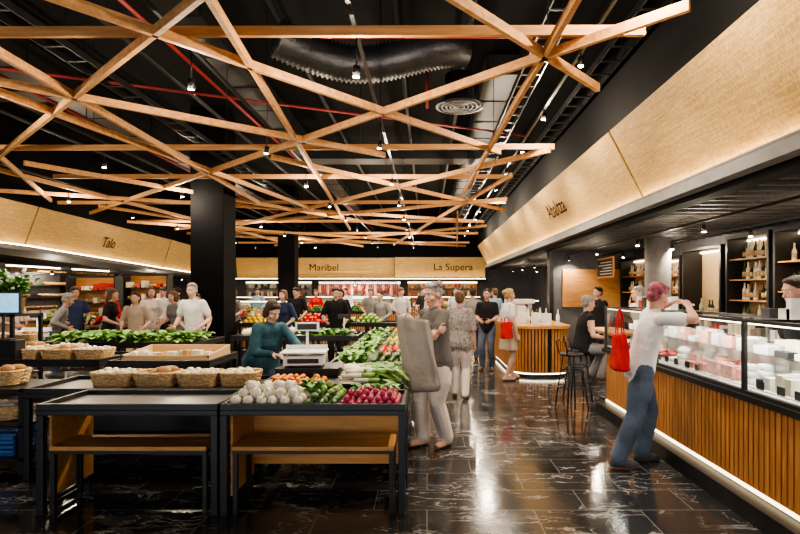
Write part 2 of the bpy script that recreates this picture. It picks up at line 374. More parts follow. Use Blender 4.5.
# ------------------------------------------------------------------ lights
def track(name,x,y0,y1,z,n,power,tilt=(0,0),size=120,col=(1,.84,.64),drop=0,pt=0,ceil=5.5):
    b=MB(); zr=z+.16+drop; b.box(x-.018,x+.018,y0,y1,zr,zr+.03,0)
    for k in range(3):
        yy=y0+(y1-y0)*(k+.5)/3; b.tube([(x,yy,zr+.03),(x,yy,ceil)],.006,4,0,False)
    L=[]
    for i in range(n):
        y=y0+(y1-y0)*(i+.5)/n
        ax,ay=tilt[0]+rnd(-.2,.2),tilt[1]+rnd(-.2,.2)
        d=Vector((ax,ay,-1)).normalized(); p=Vector((x,y,z+.1))
        b.tube([(x,y,zr),p],.008,6,0); b.tube([p-d*.02,p+d*.075],.032,12,0)
        q=p+d*.075; b.tube([q,q+d*.002],.028,12,1); L.append((q+d*.03,d))
    ob=b.build(name,[M_blackm,M_lamp])
    for i,(q,d) in enumerate(L):
        isp=pt and i%2==0
        l=bpy.data.lights.new('lamp','POINT' if isp else 'SPOT'); l.energy=power*(pt if isp else 1); l.shadow_soft_size=.04; l.color=col
        if not isp: l.spot_size=math.radians(size); l.spot_blend=.7
        o=bpy.data.objects.new('lamp',l); coll.objects.link(o); o.location=q; o.rotation_euler=d.to_track_quat('-Z','Y').to_euler(); o.parent=ob
T='track_lighting'
P_=315
track(T,1.62,3,24,3.98,12,P_,pt=.42)
track(T,-.62,3.5,25,3.50,9,P_,drop=.24,pt=.36)
track(T,-2.2,3.8,25,3.50,9,P_,drop=.24,pt=.36)
track(T,-4.95,4.3,25,3.50,8,P_,drop=.24,pt=.36)
track(T,-7.65,5.2,25,3.50,8,P_,drop=.24,pt=.36)
track(T,3.7,1.5,24,2.40,10,85,size=140,pt=.7,ceil=2.66)
track(T,4.7,4,24,2.40,8,80,size=140,pt=.7,ceil=2.66)
track(T,-11.3,9,26,2.1,6,110,size=150,pt=.7,ceil=2.4)
track(T,-3.5,25.9,26.3,1.85,2,110,size=150,pt=.8,ceil=2.12)

# ------------------------------------------------------------------ people
def ik(a,t,l1,l2,pole):
    a=Vector(a);t=Vector(t);d=t-a;L=d.length;Lm=(l1+l2)*.995
    if L>Lm: t=a+d*(Lm/L); d=t-a; L=Lm
    if L<.12: L=.12
    u=d.normalized(); p=Vector(pole); p=(p-u*p.dot(u)).normalized()
    c=max(-1,min(1,(l1*l1+L*L-l2*l2)/(2*l1*L))); s=math.sqrt(1-c*c)
    return a+u*(l1*c)+p*(l1*s),t

class Body(MB):
    def __init__(s): super().__init__(); s.lab=[]
    def T(s,pts,rad,mi,n=12,flat=1.0,up=None):
        s.tube(pts,rad,n,mi,True,True,flat,up)
        pts=[Vector(p) for p in pts]
        if not isinstance(rad,(list,tuple)): rad=[rad]*len(pts)
        for i in range(len(pts)-1): s.lab.append(('c',np.array(pts[i]),np.array(pts[i+1]),rad[i],rad[i+1],mi))
    def E(s,c,r,mi,R=None,Mx=None):
        R=R if R is not None else Matrix.Identity(3)
        r=(r,r,r) if not isinstance(r,(tuple,list)) else r
        c=Vector(c)
        if Mx is not None: c=Mx@c; R=Mx.to_3x3()@R
        s.ell(c,r,mi,R,16,10); s.lab.append(('e',np.array(c),np.array(r),np.array(R),mi))
    def S(s,st,ax,ay,mi,n=20):
        rs=[]
        for c,rx,ry in st: rs.append([c+ax*(rx*math.cos(2*math.pi*j/n))+ay*(ry*math.sin(2*math.pi*j/n)) for j in range(n)])
        s.rings(rs,mi)
        for i in range(len(st)-1):
            (c0,a0,b0),(c1,a1,b1)=st[i],st[i+1]
            for off in (-1,-.5,0,.5,1):
                o0=ax*((a0-b0)*off); o1=ax*((a1-b1)*off)
                s.lab.append(('c',np.array(c0+o0),np.array(c1+o1),b0,b1,mi))
    def finish(s,vox,it,out):
        me=s.mesh('tmp'); ob=bpy.data.objects.new('tmp',me); coll.objects.link(ob)
        m=ob.modifiers.new('r','REMESH'); m.mode='VOXEL'; m.voxel_size=vox; m.adaptivity=0
        sm=ob.modifiers.new('s','SMOOTH'); sm.factor=.5; sm.iterations=it
        dg=bpy.context.evaluated_depsgraph_get(); ev=ob.evaluated_get(dg); m2=ev.to_mesh()
        nv=len(m2.vertices); co=np.empty(nv*3,dtype=np.float64); m2.vertices.foreach_get('co',co); co=co.reshape(-1,3)
        polys=[tuple(p.vertices) for p in m2.polygons]
        ev.to_mesh_clear(); bpy.data.objects.remove(ob); bpy.data.meshes.remove(me)
        best=np.full(nv,1e9); lab=np.zeros(nv,int)
        for L in s.lab:
            if L[0]=='c':
                a,b_,r0,r1,mi=L[1:]; ab=b_-a; t=np.clip(((co-a)@ab)/max(ab@ab,1e-9),0,1)
                d=np.linalg.norm(co-a-t[:,None]*ab,axis=1)-(r0+(r1-r0)*t)
            else:
                c,r,R,mi=L[1:]; q=(co-c)@R; k0=np.linalg.norm(q/r,axis=1); k1=np.linalg.norm(q/(r*r),axis=1)+1e-9; d=k0*(k0-1)/k1
            w=d<best; best[w]=d[w]; lab[w]=mi
        o=len(out.v); out.v.extend(map(tuple,co.tolist()))
        for p in polys:
            ls=[lab[i] for i in p]; mi=int(max(set(ls),key=ls.count))
            out.f.append([i+o for i in p]); out.m.append(mi); out.sm.append(True)

SK,TOP,BOT,HAIR,SHOE,EYE,IRIS,LIP,LEG=range(9)
def person(name,x,y,face,h=1.7,top=C_mgrey,bot=C_denim,hair=H_dark,style='short',skin=0,shoe=C_shoe,lean=0,side=0,pelvis=(0,0),drop=0,
           hands=None,hlocal=None,feet=((-.1,0,.08),(.1,0,.08)),sleeve='short',legs='long',look=(0,0),fem=False,near=False,curl=.5,skirt=0,wide=1.0,footyaw=(8,-8),sandal=False,palm=None,kneepole=(0,1,0),legw=1.0):
    k=h/1.7; Rz=Matrix.Rotation(math.radians(face),4,'Z'); W=Matrix.Translation((x,y,0))@Rz@Matrix.Scale(k,4); Wi=W.inverted()
    V=Vector
    B=Body()
    P=V((pelvis[0],pelvis[1],.93-drop))
    la=math.radians(lean); sa=math.radians(side)
    u=V((math.sin(sa),math.sin(la)*math.cos(sa),math.cos(la)*math.cos(sa))).normalized()
    r=V((1,0,0)); r=(r-u*r.dot(u)).normalized(); f=u.cross(r)
    wd=.93 if fem else 1.0
    N=P+u*.50; S=[N-u*.045-r*.165*wd,N-u*.045+r*.165*wd]; Hp=[P-u*.03-V((.088,0,0)),P-u*.03+V((.088,0,0))]
    hip=.172 if fem else .16; hip*=wide; ws=.135*wide if fem else .148*wide; ch=.158*wd*wide
    B.S([(P-u*.10,hip+.004,.118*wide),(P-u*.02,hip+.008,.125*wide),(P+u*.08,(hip+ws)/2+.006,.112*wide),(P+u*.18,ws+.012,.106*wide),(P+u*.30,ch+.006,.116*wide),(P+u*.38,ch+.012,.112),(P+u*.445,ch-.01,.088),(P+u*.485,.10,.068),(P+u*.51,.062,.055)],r,f,TOP)
    B.T([S[0]+r*.01,S[1]-r*.01],.056,TOP)
    if fem:
        for sx in (-1,1): B.E(P+u*.325+r*.068*sx+f*.075,(.066,.06,.066),TOP)
    B.S([(P-u*.14,hip-.03,.105*wide),(P-u*.06,hip-.006,.115*wide),(P+u*.03,hip-.02,.105*wide)],r,f,BOT)
    nd=(u+V((0,0,1.2))).normalized(); nd=(nd+f*.12).normalized()
    B.T([N-u*.03,N+nd*.11],[.055,.05],SK)
    Hc=N+nd*.165
    yw,pt=math.radians(look[0]),math.radians(look[1])
    HR=(Matrix.Rotation(yw,3,'Z')@Matrix.Rotation(pt,3,'X'))
    HM=Matrix.Translation(Hc)@HR.to_4x4()
    if hlocal: tg=[V(q) for q in hlocal]
    elif hands: tg=[Wi@V(q) for q in hands]
    else: tg=[V((-.25*wd,.05,.87)),V((.25*wd,.05,.87))]
    hd=[]
    for i,sx in ((0,-1),(1,1)):
        s_=S[i]; E,Wr=ik(s_,tg[i],.285,.25,V((sx*.5,-.8,-.5)))
        B.T([s_,s_.lerp(E,.5),E],[.05,.046,.039],SK); B.T([E,E.lerp(Wr,.3),Wr],[.039,.038,.025],SK)
        if sleeve=='short': B.T([s_,s_.lerp(E,.62)],[.062,.066],TOP)
        elif sleeve=='long': B.T([s_,E],[.064,.056],TOP); B.T([E,Wr.lerp(E,.08)],[.056,.040],TOP)
        elif sleeve=='half': B.T([s_,E],[.064,.058],TOP)
        elif sleeve=='none': B.T([s_,s_.lerp(E,.12)],[.058,.056],TOP)
        hd.append((Wr,(Wr-E).normalized(),sx))
    for i in (0,1):
        A=V(feet[i]); K,A2=ik(Hp[i],A,.43,.42,V(kneepole)); A=A2
        if skirt and skirt>.3:
            B.T([Hp[i],K],[.08,.055],SK)
        else: B.T([Hp[i],Hp[i].lerp(K,.5),K],[.096*wide,.086*wide*legw,.068*legw],BOT)
        if legs=='long': B.T([K,K.lerp(A,.35),A+V((0,0,.015))],[.068*legw,.070*legw,.062*legw],BOT); B.T([K.lerp(A,.6),A],[.045,.036],SK)
        else: B.T([K,K.lerp(A,.3),K.lerp(A,.7),A],[.052,.056,.04,.034],SK)
        ya=math.radians(footyaw[i]); fd=V((-math.sin(ya),math.cos(ya),0)); z=A.z-.08
        hz=V((A.x,A.y,z))
        mi=SK if sandal else SHOE
        B.T([hz-fd*.045+V((0,0,.045)),hz+fd*.05+V((0,0,.045)),hz+fd*.15+V((0,0,.034))],[.036,.040,.032],mi)
        B.T([A,hz+V((0,0,.05))],[.038,.04],mi)
        B.T([hz-fd*.05+V((0,0,.018)),hz+fd*.05+V((0,0,.017)),hz+fd*.165+V((0,0,.017))],[.034,.040,.034],SHOE,flat=.42,up=(0,0,1))
    if skirt:
        c0=P+u*.12; c1=V((P.x,P.y,.93-drop-skirt))
        B.S([(c0,ws+.01,.105),(P-V((0,0,.02)),hip+.012,.13),(P.lerp(c1,.5),hip+.035,.15),(c1,hip+.06,.17)],r,V((0,1,0)),BOT)
    out=MB()
    B.finish(.0095 if near else .015,3 if near else 2,out)
    Hd=Body(); E=lambda c,rr,mi:Hd.E(c,rr,mi,None,HM); TT=lambda p,rr,mi:Hd.T([HM@V(q) for q in p],rr,mi)
    E((0,-.008,.028),(.074,.092,.09),SK);E((0,.018,-.035),(.058,.070,.078),SK);E((0,.062,-.088),(.027,.024,.022),SK)
    TT([(0,.086,.006),(0,.106,-.03)],[.008,.013],SK); TT([(-.034,.078,.027),(.034,.078,.027)],.011,SK)
    for sx in (-1,1):
        E((sx*.076,-.005,-.008),(.011,.02,.03),SK);E((sx*.033,.055,-.032),(.028,.028,.028),SK)
        TT([(sx*.016,.090,.031),(sx*.044,.082,.033)],.0045,HAIR)
    TT([(-.021,.083,-.064),(0,.09,-.062),(.021,.083,-.064)],.0068,LIP)
    Hd.T([HM@V((0,-.02,-.05)),N+nd*.03],[.05,.05],SK)
    if style!='bald':
        E((0,-.024,.046),(.083,.100,.086),HAIR); E((0,-.05,-.005),(.073,.062,.075),HAIR)
        E((0,.03,.092),(.062,.045,.03),HAIR)
    if style in('bob','long'):
        for sx in(-1,1): E((sx*.070,-.02,-.02),(.024,.055,.085),HAIR)
        E((0,-.062,-.045),(.074,.048,.085),HAIR)
    if style=='long': E((0,-.08,-.13),(.07,.04,.13),HAIR)
    if style=='bun': E((0,-.12,.05),(.042,.042,.042),HAIR)
    if style=='curly':
        rr=random.Random(3)
        for q in range(20):
            a=rr.uniform(0,6.28); z=rr.uniform(.0,.12)
            if math.sin(a)>.1 and z<.08: continue
            E((.072*math.cos(a),-.04+.078*math.sin(a),z),(.026,.026,.026),HAIR)
    if style=='bald': E((0,-.055,-.005),(.068,.055,.055),HAIR)
    Hd.finish(.005 if near else .009,1,out)
    for sx in(-1,1):
        out.ell(HM@V((sx*.030,.0685,.004)),.0125,EYE,None,10,6); out.ell(HM@V((sx*.030,.0775,.004)),.0055,IRIS,None,8,5)
    G=Body()
    for (Wr,d,sx) in hd:
        pn=V(palm) if palm else V((-sx,0,0)); pn=Rz.to_3x3().inverted()@pn if palm else pn
        pn=(pn-d*pn.dot(d))
        pn=pn.normalized() if pn.length>.1 else V((0,0,-1))
        sd=d.cross(pn)*(1 if sx>0 else -1)
        if sd.y+sd.z*.5<0: sd=-sd
        G.T([Wr-d*.02,Wr+d*.03,Wr+d*.085],[.026,.036,.038],SK,flat=.42,up=pn)
        for j,(o,ln) in enumerate(((.028,.072),(.0095,.082),(-.0095,.076),(-.027,.060))):
            p0=Wr+d*.080+sd*o; dirv=d; pts=[p0]
            for q in range(3):
                ang=curl*.5
                dirv=(dirv*math.cos(ang)+pn*math.sin(ang)).normalized() if q==0 else (dirv+pn*curl*.75).normalized()
                pts.append(pts[-1]+dirv*ln*(.42,.32,.26)[q])
            G.T(pts,[.0092,.0088,.008,.0068],SK,8)
        p0=Wr+d*.025+sd*.026; p1=p0+(d*.6+sd*.75+pn*.25).normalized()*.04; p2=p1+(d*.85+sd*.3+pn*.45).normalized()*.032
        G.T([p0,p1,p2,p2+(d+pn*.5).normalized()*.012],[.014,.0115,.0095,.008],SK,8)
    G.finish(.0035 if near else .006,1,out)
    ob=out.build(name,[M_skin[skin],top,bot,hair,shoe,M_eye,M_iris,M_lip,bot])
    ob.matrix_world=W
    return ob

person('woman_shopper_with_tote',.10,5.67,132,1.71,top=C_grey,bot=C_cream,hair=H_grey,style='curly',fem=True,near=True,lean=4,look=(8,-8),
       hands=((-.13,5.36,1.33),(.13,5.38,1.24)),feet=((-.09,-.06,.08),(.1,.10,.08)),wide=1.16,sandal=True,curl=.9,legw=1.25)
def soft_bag(name,cx,cy,z0,z1,w,d,m,rot=0,handles=True,skew=0,hz=.12,fold=1.0,tilt=0):
    b=MB(); rs=[]; n=40
    for i in range(22):
        t=i/21; z=z0+(z1-z0)*t; ring=[]
        for j in range(n):
            a=2*math.pi*j/n; e=.55
            ca,sa_=math.cos(a),math.sin(a)
            px=w/2*math.copysign(abs(ca)**e,ca)*(1-.10*t+.03*math.sin(9*t))*(.85 if i==0 else 1); py=d/2*math.copysign(abs(sa_)**e,sa_)*(1-.60*t**1.5)*(1+fold*.18*math.sin(a*3+t*7)*.5)*(.7 if i==0 else 1)
            fo=fold*.010*math.sin(px*26/w+t*3)*(.3+t)
            ring.append((px+skew*t+.004*math.sin(a*5+t*12),py+fo+.004*math.sin(a*7),z+tilt*px*t))
        rs.append(ring)
    b.rings(rs,0)
    if handles:
        for sy in (-1,1):
            pts=[]
            for q in range(13):
                a=math.pi*q/12; pts.append((skew-w*.22*math.cos(a),sy*d*.12*(1-.6*math.sin(a)),z1-.03+hz*math.sin(a)-tilt*w*.22*math.cos(a)))
            b.tube(pts,.011,6,0,flat=.5)
    return b.build(name,[m],(cx,cy,0),rot)
soft_bag('shopping_tote_bag',-.04,5.22,.66,1.38,.36,.15,C_taupe,rot=.15,skew=-.10,hz=.09,fold=1.3,tilt=-.18)
person('man_leaning_on_counter',1.97,5.03,-90,1.72,top=C_white,bot=C_jean,hair=H_pink,style='short',skin=1,shoe=C_shoew,near=True,lean=15,pelvis=(0,.04),
       hands=((2.38,5.20,1.52),(2.40,4.90,1.50)),feet=((-.11,.09,.08),(.10,-.20,.08)),look=(12,-20),curl=.35,palm=(0,0,-1),legw=1.22,wide=1.05)
soft_bag('red_shoulder_bag',1.80,4.98,.90,1.24,.13,.28,C_red,rot=0,hz=.26)
person('vendor_woman_in_denim',-1.86,6.0,-138,1.58,top=C_teal,bot=C_denim,hair=H_dark,style='bob',fem=True,near=True,lean=28,wide=1.34,
       hands=((-1.30,5.68,1.0),(-1.62,5.62,.97)),sleeve='long',look=(8,-34),curl=.6,palm=(0,0,-1))
person('seated_woman',2.30,7.95,-80,1.64,top=C_black,bot=C_mgrey,hair=H_grey,style='short',fem=True,drop=.08,lean=10,hlocal=((-.14,.30,.98),(.14,.30,.98)),
       feet=((-.12,.24,.40),(.12,.26,.40)),sleeve='none',look=(0,-8),wide=1.08)
person('woman_in_patterned_blouse',.50,8.14,-14,1.62,top=C_patt,bot=C_cream,hair=H_brown,style='short',fem=True,sleeve='half',wide=1.15,feet=((-.1,.1,.08),(.1,-.08,.08)))
soft_bag('white_shopping_bag',.25,8.15,.38,.72,.24,.12,C_white,rot=.4)
person('man_in_black_tshirt',1.24,11,165,1.66,top=C_black,bot=C_jean,hair=H_dark,style='short',skin=1,hlocal=((-.1,.22,1.05),(.12,.2,1.05)))
person('woman_in_white_top',1.50,9.8,-70,1.66,top=C_white,bot=C_beige,hair=H_blond,style='bun',fem=True,legs='bare',skirt=.36,sandal=True,feet=((-.09,.12,.08),(.09,-.1,.08)))
soft_bag('red_shopping_bag',1.42,9.52,.78,1.08,.22,.12,C_red,rot=.3)
person('shop_assistant',3.38,4.75,85,1.76,top=C_black,bot=C_black,hair=H_dark,style='short',skin=1,lean=8,hlocal=((-.15,.27,1.05),(.15,.27,1.05)),look=(10,-12),curl=.4)
person('shop_assistant',3.5,10.9,120,1.7,top=C_black,bot=C_black,hair=H_dark,sleeve='short')
person('shop_assistant',3.5,8.6,100,1.7,top=C_white,bot=C_black,hair=H_grey,sleeve='short',lean=10)
person('customer',1.85,14.5,30,1.68,top=C_sky,bot=C_denim,hair=H_brown,style='short')
person('customer',.9,16.5,170,1.7,top=C_white,bot=C_navy,hair=H_dark,style='short')
crowd=[(-6.75,9.6,-60,1.62,C_mgrey,C_denim,H_grey,'short',24),(-6.15,10.3,-80,1.66,C_black,C_black,H_brown,'long',6),(-6.0,11.6,200,1.7,C_cream,C_beige,H_brown,'bob',0),
(-5.55,10.2,190,1.60,C_beige,C_beige,H_dark,'short',8),(-5.3,11.4,160,1.68,C_white,C_denim,H_dark,'short',5),(-4.95,10.6,150,1.62,C_mgrey,C_black,H_brown,'bob',10),
(-3.98,9.15,175,1.76,C_white,C_navy,H_grey,'short',8),(-4.35,10.0,-150,1.6,C_mgrey,C_black,H_dark,'short',18),(-7.4,11.2,220,1.7,C_navy,C_black,H_dark,'short',0),
(-7.9,9.9,-70,1.66,C_beige,C_denim,H_blond,'bob',5),(-3.3,13.5,180,1.7,C_black,C_black,H_dark,'short',4),(-2.3,14.3,180,1.66,C_black,C_black,H_dark,'bob',6),
(-1.1,13.2,150,1.62,C_mgrey,C_black,H_dark,'short',10),(-.75,15.5,200,1.7,C_white,C_denim,H_brown,'short',0),(-6.8,13.75,180,1.7,C_white,C_black,H_dark,'short',0),(-2.9,19,170,1.7,C_white,C_black,H_dark,'short',0),(.35,19.5,20,1.7,C_pink,C_navy,H_brown,'bob',0),
(-8.6,11.0,-120,1.68,C_white,C_denim,H_dark,'short',4),(-5.9,18.6,170,1.7,C_sky,C_black,H_dark,'short',0),(-4.0,19.2,200,1.65,C_red,C_black,H_brown,'bob',0),(1.3,21,160,1.7,C_black,C_black,H_dark,'short',0),
(-2.9,10.9,160,1.64,C_navy,C_black,H_brown,'bob',6),(-1.9,11.1,-170,1.7,C_black,C_black,H_dark,'short',8),(.1,12.6,120,1.66,C_beige,C_navy,H_brown,'bob',4),(-1.7,16.0,190,1.68,C_mgrey,C_black,H_dark,'short',4),(-.1,18.1,170,1.72,C_black,C_denim,H_dark,'short',0),(-4.9,13.6,150,1.66,C_mgrey,C_black,H_brown,'bob',4),(-7.1,11.9,-60,1.6,C_cream,C_beige,H_grey,'bob',8),(1.1,12.9,10,1.68,C_mgrey,C_denim,H_dark,'short',0),
(-8.2,9.2,-90,1.66,C_sky,C_denim,H_dark,'short',10),(-6.6,11.2,150,1.68,C_red,C_denim,H_brown,'bob',4),(-9.2,10.2,-100,1.7,C_mgrey,C_black,H_dark,'short',0)]
for (x,y,fa,h,t,bo,ha,st,ln) in crowd:
    person('customer' if t is not C_black else 'stall_vendor',x,y,fa,h,top=t,bot=bo,hair=ha,style=st,fem=st in('bob','long'),lean=ln,
           hlocal=((-.2,.22,1.0),(.2,.25,1.02)),look=(rnd(-20,20),rnd(-20,0)),sleeve=random.choice(('short','half','long')),skin=random.choice((0,1)))

# ------------------------------------------------------------------ front tables
def display_table(name,x0,x1,y0,y1,z=.78,rim=.035,bench=False,sidepanel=False,backpanel=False,shelf=None,top=M_dkgrey,leg=.05):
    b=MB()
    b.box(x0,x1,y0,y1,z-.05,z-.012,0); b.box(x0+.03,x1-.03,y0+.03,y1-.03,z-.012,z,1)
    for q in ((x0,x1,y0,y0+.028),(x0,x1,y1-.028,y1),(x0,x0+.028,y0+.028,y1-.028),(x1-.028,x1,y0+.028,y1-.028)): b.box(*q,z-.012,z+rim,0)
    for lx in (x0,x1-leg):
        for ly in (y0,y1-leg): b.box(lx,lx+leg,ly,ly+leg,0.012,z-.05,0); b.box(lx-.004,lx+leg+.004,ly-.004,ly+leg+.004,0,.012,0)
    for lx in (x0+.006,x1-leg+.006): b.box(lx,lx+.03,y0+leg,y1-leg,.05,.08,0)
    if shelf: b.box(x0+.01,x1-.01,y0+.05,y1-.01,shelf,shelf+.03,0)
    if bench:
        bx0,bx1=x0+.085,x1-.085; zb=.50
        b.box(bx0,bx1,y0+.01,y1-.22,zb-.03,zb,2); b.box(bx0,bx1,y0+.012,y1-.22,zb-.055,zb-.03,0)
        for lx in (bx0,bx1-.035):
            for ly in (y0+.02,y1-.26): b.box(lx,lx+.035,ly,ly+.035,0,zb-.055,0)
            b.box(lx,lx+.03,y0+.05,y1-.26,.06,.085,0)
    if sidepanel: b.box(x0+.055,x0+.072,y0+.06,y1-.02,.12,z-.05,2)
    if backpanel: b.box(x0+.055,x1-.055,y1-.03,y1-.012,.2,z-.05,2)
    return b.build(name,[M_blackm,top,M_oak],bevel=.003)
display_table('display_table',-2.86,-1.535,3.9,4.48,bench=True,sidepanel=True)
display_table('display_table',-1.515,-.16,3.9,4.48,bench=True,sidepanel=True,backpanel=True)
display_table('display_table',-3.5,-1.52,4.62,5.35,z=.76,shelf=.2,backpanel=False)
display_table('display_table',-1.47,-.2,4.62,5.6,z=.80,shelf=.2,backpanel=True)
display_table('display_table',-1.05,-.2,5.68,10.4,z=.84,shelf=.25)
display_table('display_table',-3.6,-2.45,6.0,6.9,z=.82,shelf=.25)
display_table('display_table',-5.4,-3.75,6.1,6.9,z=.82,shelf=.35)
display_table('display_table',-7.2,-3.3,7.7,8.7,z=.86,shelf=.3)
display_table('display_table',-3.25,-1.15,8.8,9.6,z=.86,shelf=.3)
display_table('display_table',-9.0,-5.2,12.3,13.2,z=.9,shelf=.3)
display_table('display_table',-4.1,-.4,11.6,12.5,z=.9,shelf=.3)
display_table('display_table',-7.5,-.6,16.6,17.6,z=.95,shelf=.3)
b=MB(); b.box(-3.46,-1.56,5.36,5.38,0,.70,0); b.build('counter_back_board',[M_blackm])

def pile(name,mats,x0,x1,y0,y1,z,r,fn,layers=2,fill=.95):
    b=MB()
    for L in range(layers):
        ins=L*r*.9; zz=z+r*.95+L*r*1.15
        nx=max(1,int((x1-x0-2*ins)/(2*r*fill))); ny=max(1,int((y1-y0-2*ins)/(2*r*fill)))
        for i in range(nx):
            for j in range(ny):
                if L and random.random()<.25*L: continue
                fn(b,x0+ins+r+(x1-x0-2*ins-2*r)*(i/(nx-1) if nx>1 else .5)+rnd(-.15,.15)*r,y0+ins+r+(y1-y0-2*ins-2*r)*(j/(ny-1) if ny>1 else .5)+rnd(-.15,.15)*r,zz,r)
    return b.build(name,mats)
def rotm(): return Matrix.Rotation(rnd(0,6.28),3,'Z')@Matrix.Rotation(rnd(-.9,.9),3,'X')
def f_round(b,x,y,z,r):
    R=rotm(); b.ell((x,y,z),(r*rnd(.8,1),r*rnd(.8,1),r*rnd(.8,.95)),0,R,10,7); b.tube([Vector((x,y,z))+R@Vector((0,0,r*.75)),Vector((x,y,z))+R@Vector((0,0,r*1.25))],[r*.16,r*.07],5,1)
def f_long(b,x,y,z,r):
    R=Matrix.Rotation(rnd(-.5,.5),3,'Z')@Matrix.Rotation(math.pi/2+rnd(-.15,.15),3,'X'); b.ell((x,y,z),(r*.7,r*.7,r*1.3),0,R,8,7); b.tube([Vector((x,y,z))+R@Vector((0,0,r*1.2)),Vector((x,y,z))+R@Vector((0,0,r*1.6))],[r*.14,r*.08],5,1)
def leaf(b,p,d,L,w,mi):
    d=d.normalized(); s=d.cross(Vector((0,0,1))); s=s.normalized() if s.length>.05 else Vector((1,0,0)); vs=[];p=Vector(p)
    for i in range(5):
        t=i/4; c=p+d*L*t+Vector((0,0,-L*.45*t*t)); ww=w*math.sin(math.pi*(.12+.83*t))
        vs+= [c-s*ww+Vector((0,0,.25*ww)),c,c+s*ww+Vector((0,0,.25*ww))]
    b.add(vs,[(i*3+j,i*3+j+1,i*3+j+4,i*3+j+3) for i in range(4) for j in range(2)],mi,True)
def greens(name,x0,x1,y0,y1,z,n,L=.16,w=.035,mats=(M_green,M_lgreen)):
    b=MB()
    b.ell(((x0+x1)/2,(y0+y1)/2,z+.035),((x1-x0)/2-.03,(y1-y0)/2-.03,.034),0,None,14,6)
    for i in range(n):
        a=rnd(0,6.28); d=Vector((math.cos(a),math.sin(a),rnd(.3,1.4)))
        px=rnd(x0+.06,x1-.06);py=rnd(y0+.06,y1-.06); leaf(b,(px,py,z+rnd(.02,.07)),d,L*rnd(.5,.9),w*rnd(.7,1.2),random.randint(0,1))
    return b.build(name,list(mats))
def leeks(name,x0,x1,y0,y1,z,n):
    b=MB()
    for i in range(n):
        x=x0+.08+(x1-x0-.5)*random.random(); y=y0+(y1-y0)*((i+.5)/n); zz=z+.02+.035*(i%4); a=rnd(-.35,.35); L=rnd(.24,.34)
        d=Vector((math.cos(a),math.sin(a),.05)); p=Vector((x,y,zz))
        b.tube([p,p+d*.015,p+d*L*.6],[.012,.022,.019],8,1); b.tube([p+d*L*.6,p+d*L],[.019,.022],8,0)
        for q in range(5): leaf(b,p+d*L*.95,d+Vector((0,rnd(-.5,.5),rnd(0,.4))),rnd(.14,.24),.022,0)
        for q in range(3): b.tube([p,p-d*.03+Vector((0,rnd(-.02,.02),0))],.002,3,1)
    return b.build(name,[M_lgreen,M_turnip])
zt_=.78
pile('white_onion_pile',[M_turnip,M_lgreen],-1.47,-.92,3.94,4.42,zt_,.045,f_round,3)
greens('lettuce_bunch',-1.05,-.80,4.15,4.44,zt_+.05,50,.14)
pile('avocado_pile',[M_dgreen,M_brown],-.91,-.66,3.94,4.20,zt_,.036,f_long,2)
pile('lime_pile',[M_lgreen,M_brown],-.91,-.66,4.2,4.44,zt_,.034,f_round,3)
pile('radish_pile',[M_radish,M_green],-.65,-.20,3.94,4.30,zt_,.027,f_round,3)
greens('radish_leaves',-.65,-.20,4.2,4.44,zt_+.02,70,.14,.02)
zd=.80
leeks('leek_pile',-.88,-.22,4.66,5.1,zd,30)
pile('orange_pile',[M_orange,M_green],-1.06,-.90,4.66,4.9,zd,.036,f_round,2)
pile('carrot_pile',[M_orange,M_green],-1.42,-1.08,4.66,4.95,zd,.03,f_long,2)
greens('chard_bunch',-.80,-.24,5.12,5.56,zd,170,.2,.04)
ye=5.72
kinds=[('green_pepper_pile',[M_dgreen,M_lgreen],.045,f_long),('tomato_pile',[M_tomato,M_green],.036,f_round),('cucumber_pile',[M_dgreen,M_green],.035,f_long),('lemon_pile',[M_yellow,M_green],.036,f_round),
       ('courgette_pile',[M_green,M_lgreen],.04,f_long),('orange_pile',[M_orange,M_green],.04,f_round),('potato_pile',[M_brown,M_brown],.04,f_round),('pear_pile',[M_lgreen,M_brown],.04,f_long)]
for i in range(7):
    y0=ye+i*.66
    nm,ms,r,fn=kinds[i%8]
    pile(nm,ms,-.62,-.24,y0,y0+.58,.84,r,fn,2)
    greens('salad_greens',-1.01,-.64,y0,y0+.58,.84,90,.2,.04)
def rrect(w,d,r,n=48):
    pts=[]
    for i in range(n):
        a=2*math.pi*i/n; ca,sa_=math.cos(a),math.sin(a); e=.42
        pts.append((w/2*math.copysign(abs(ca)**e,ca),d/2*math.copysign(abs(sa_)**e,sa_)))
    return pts
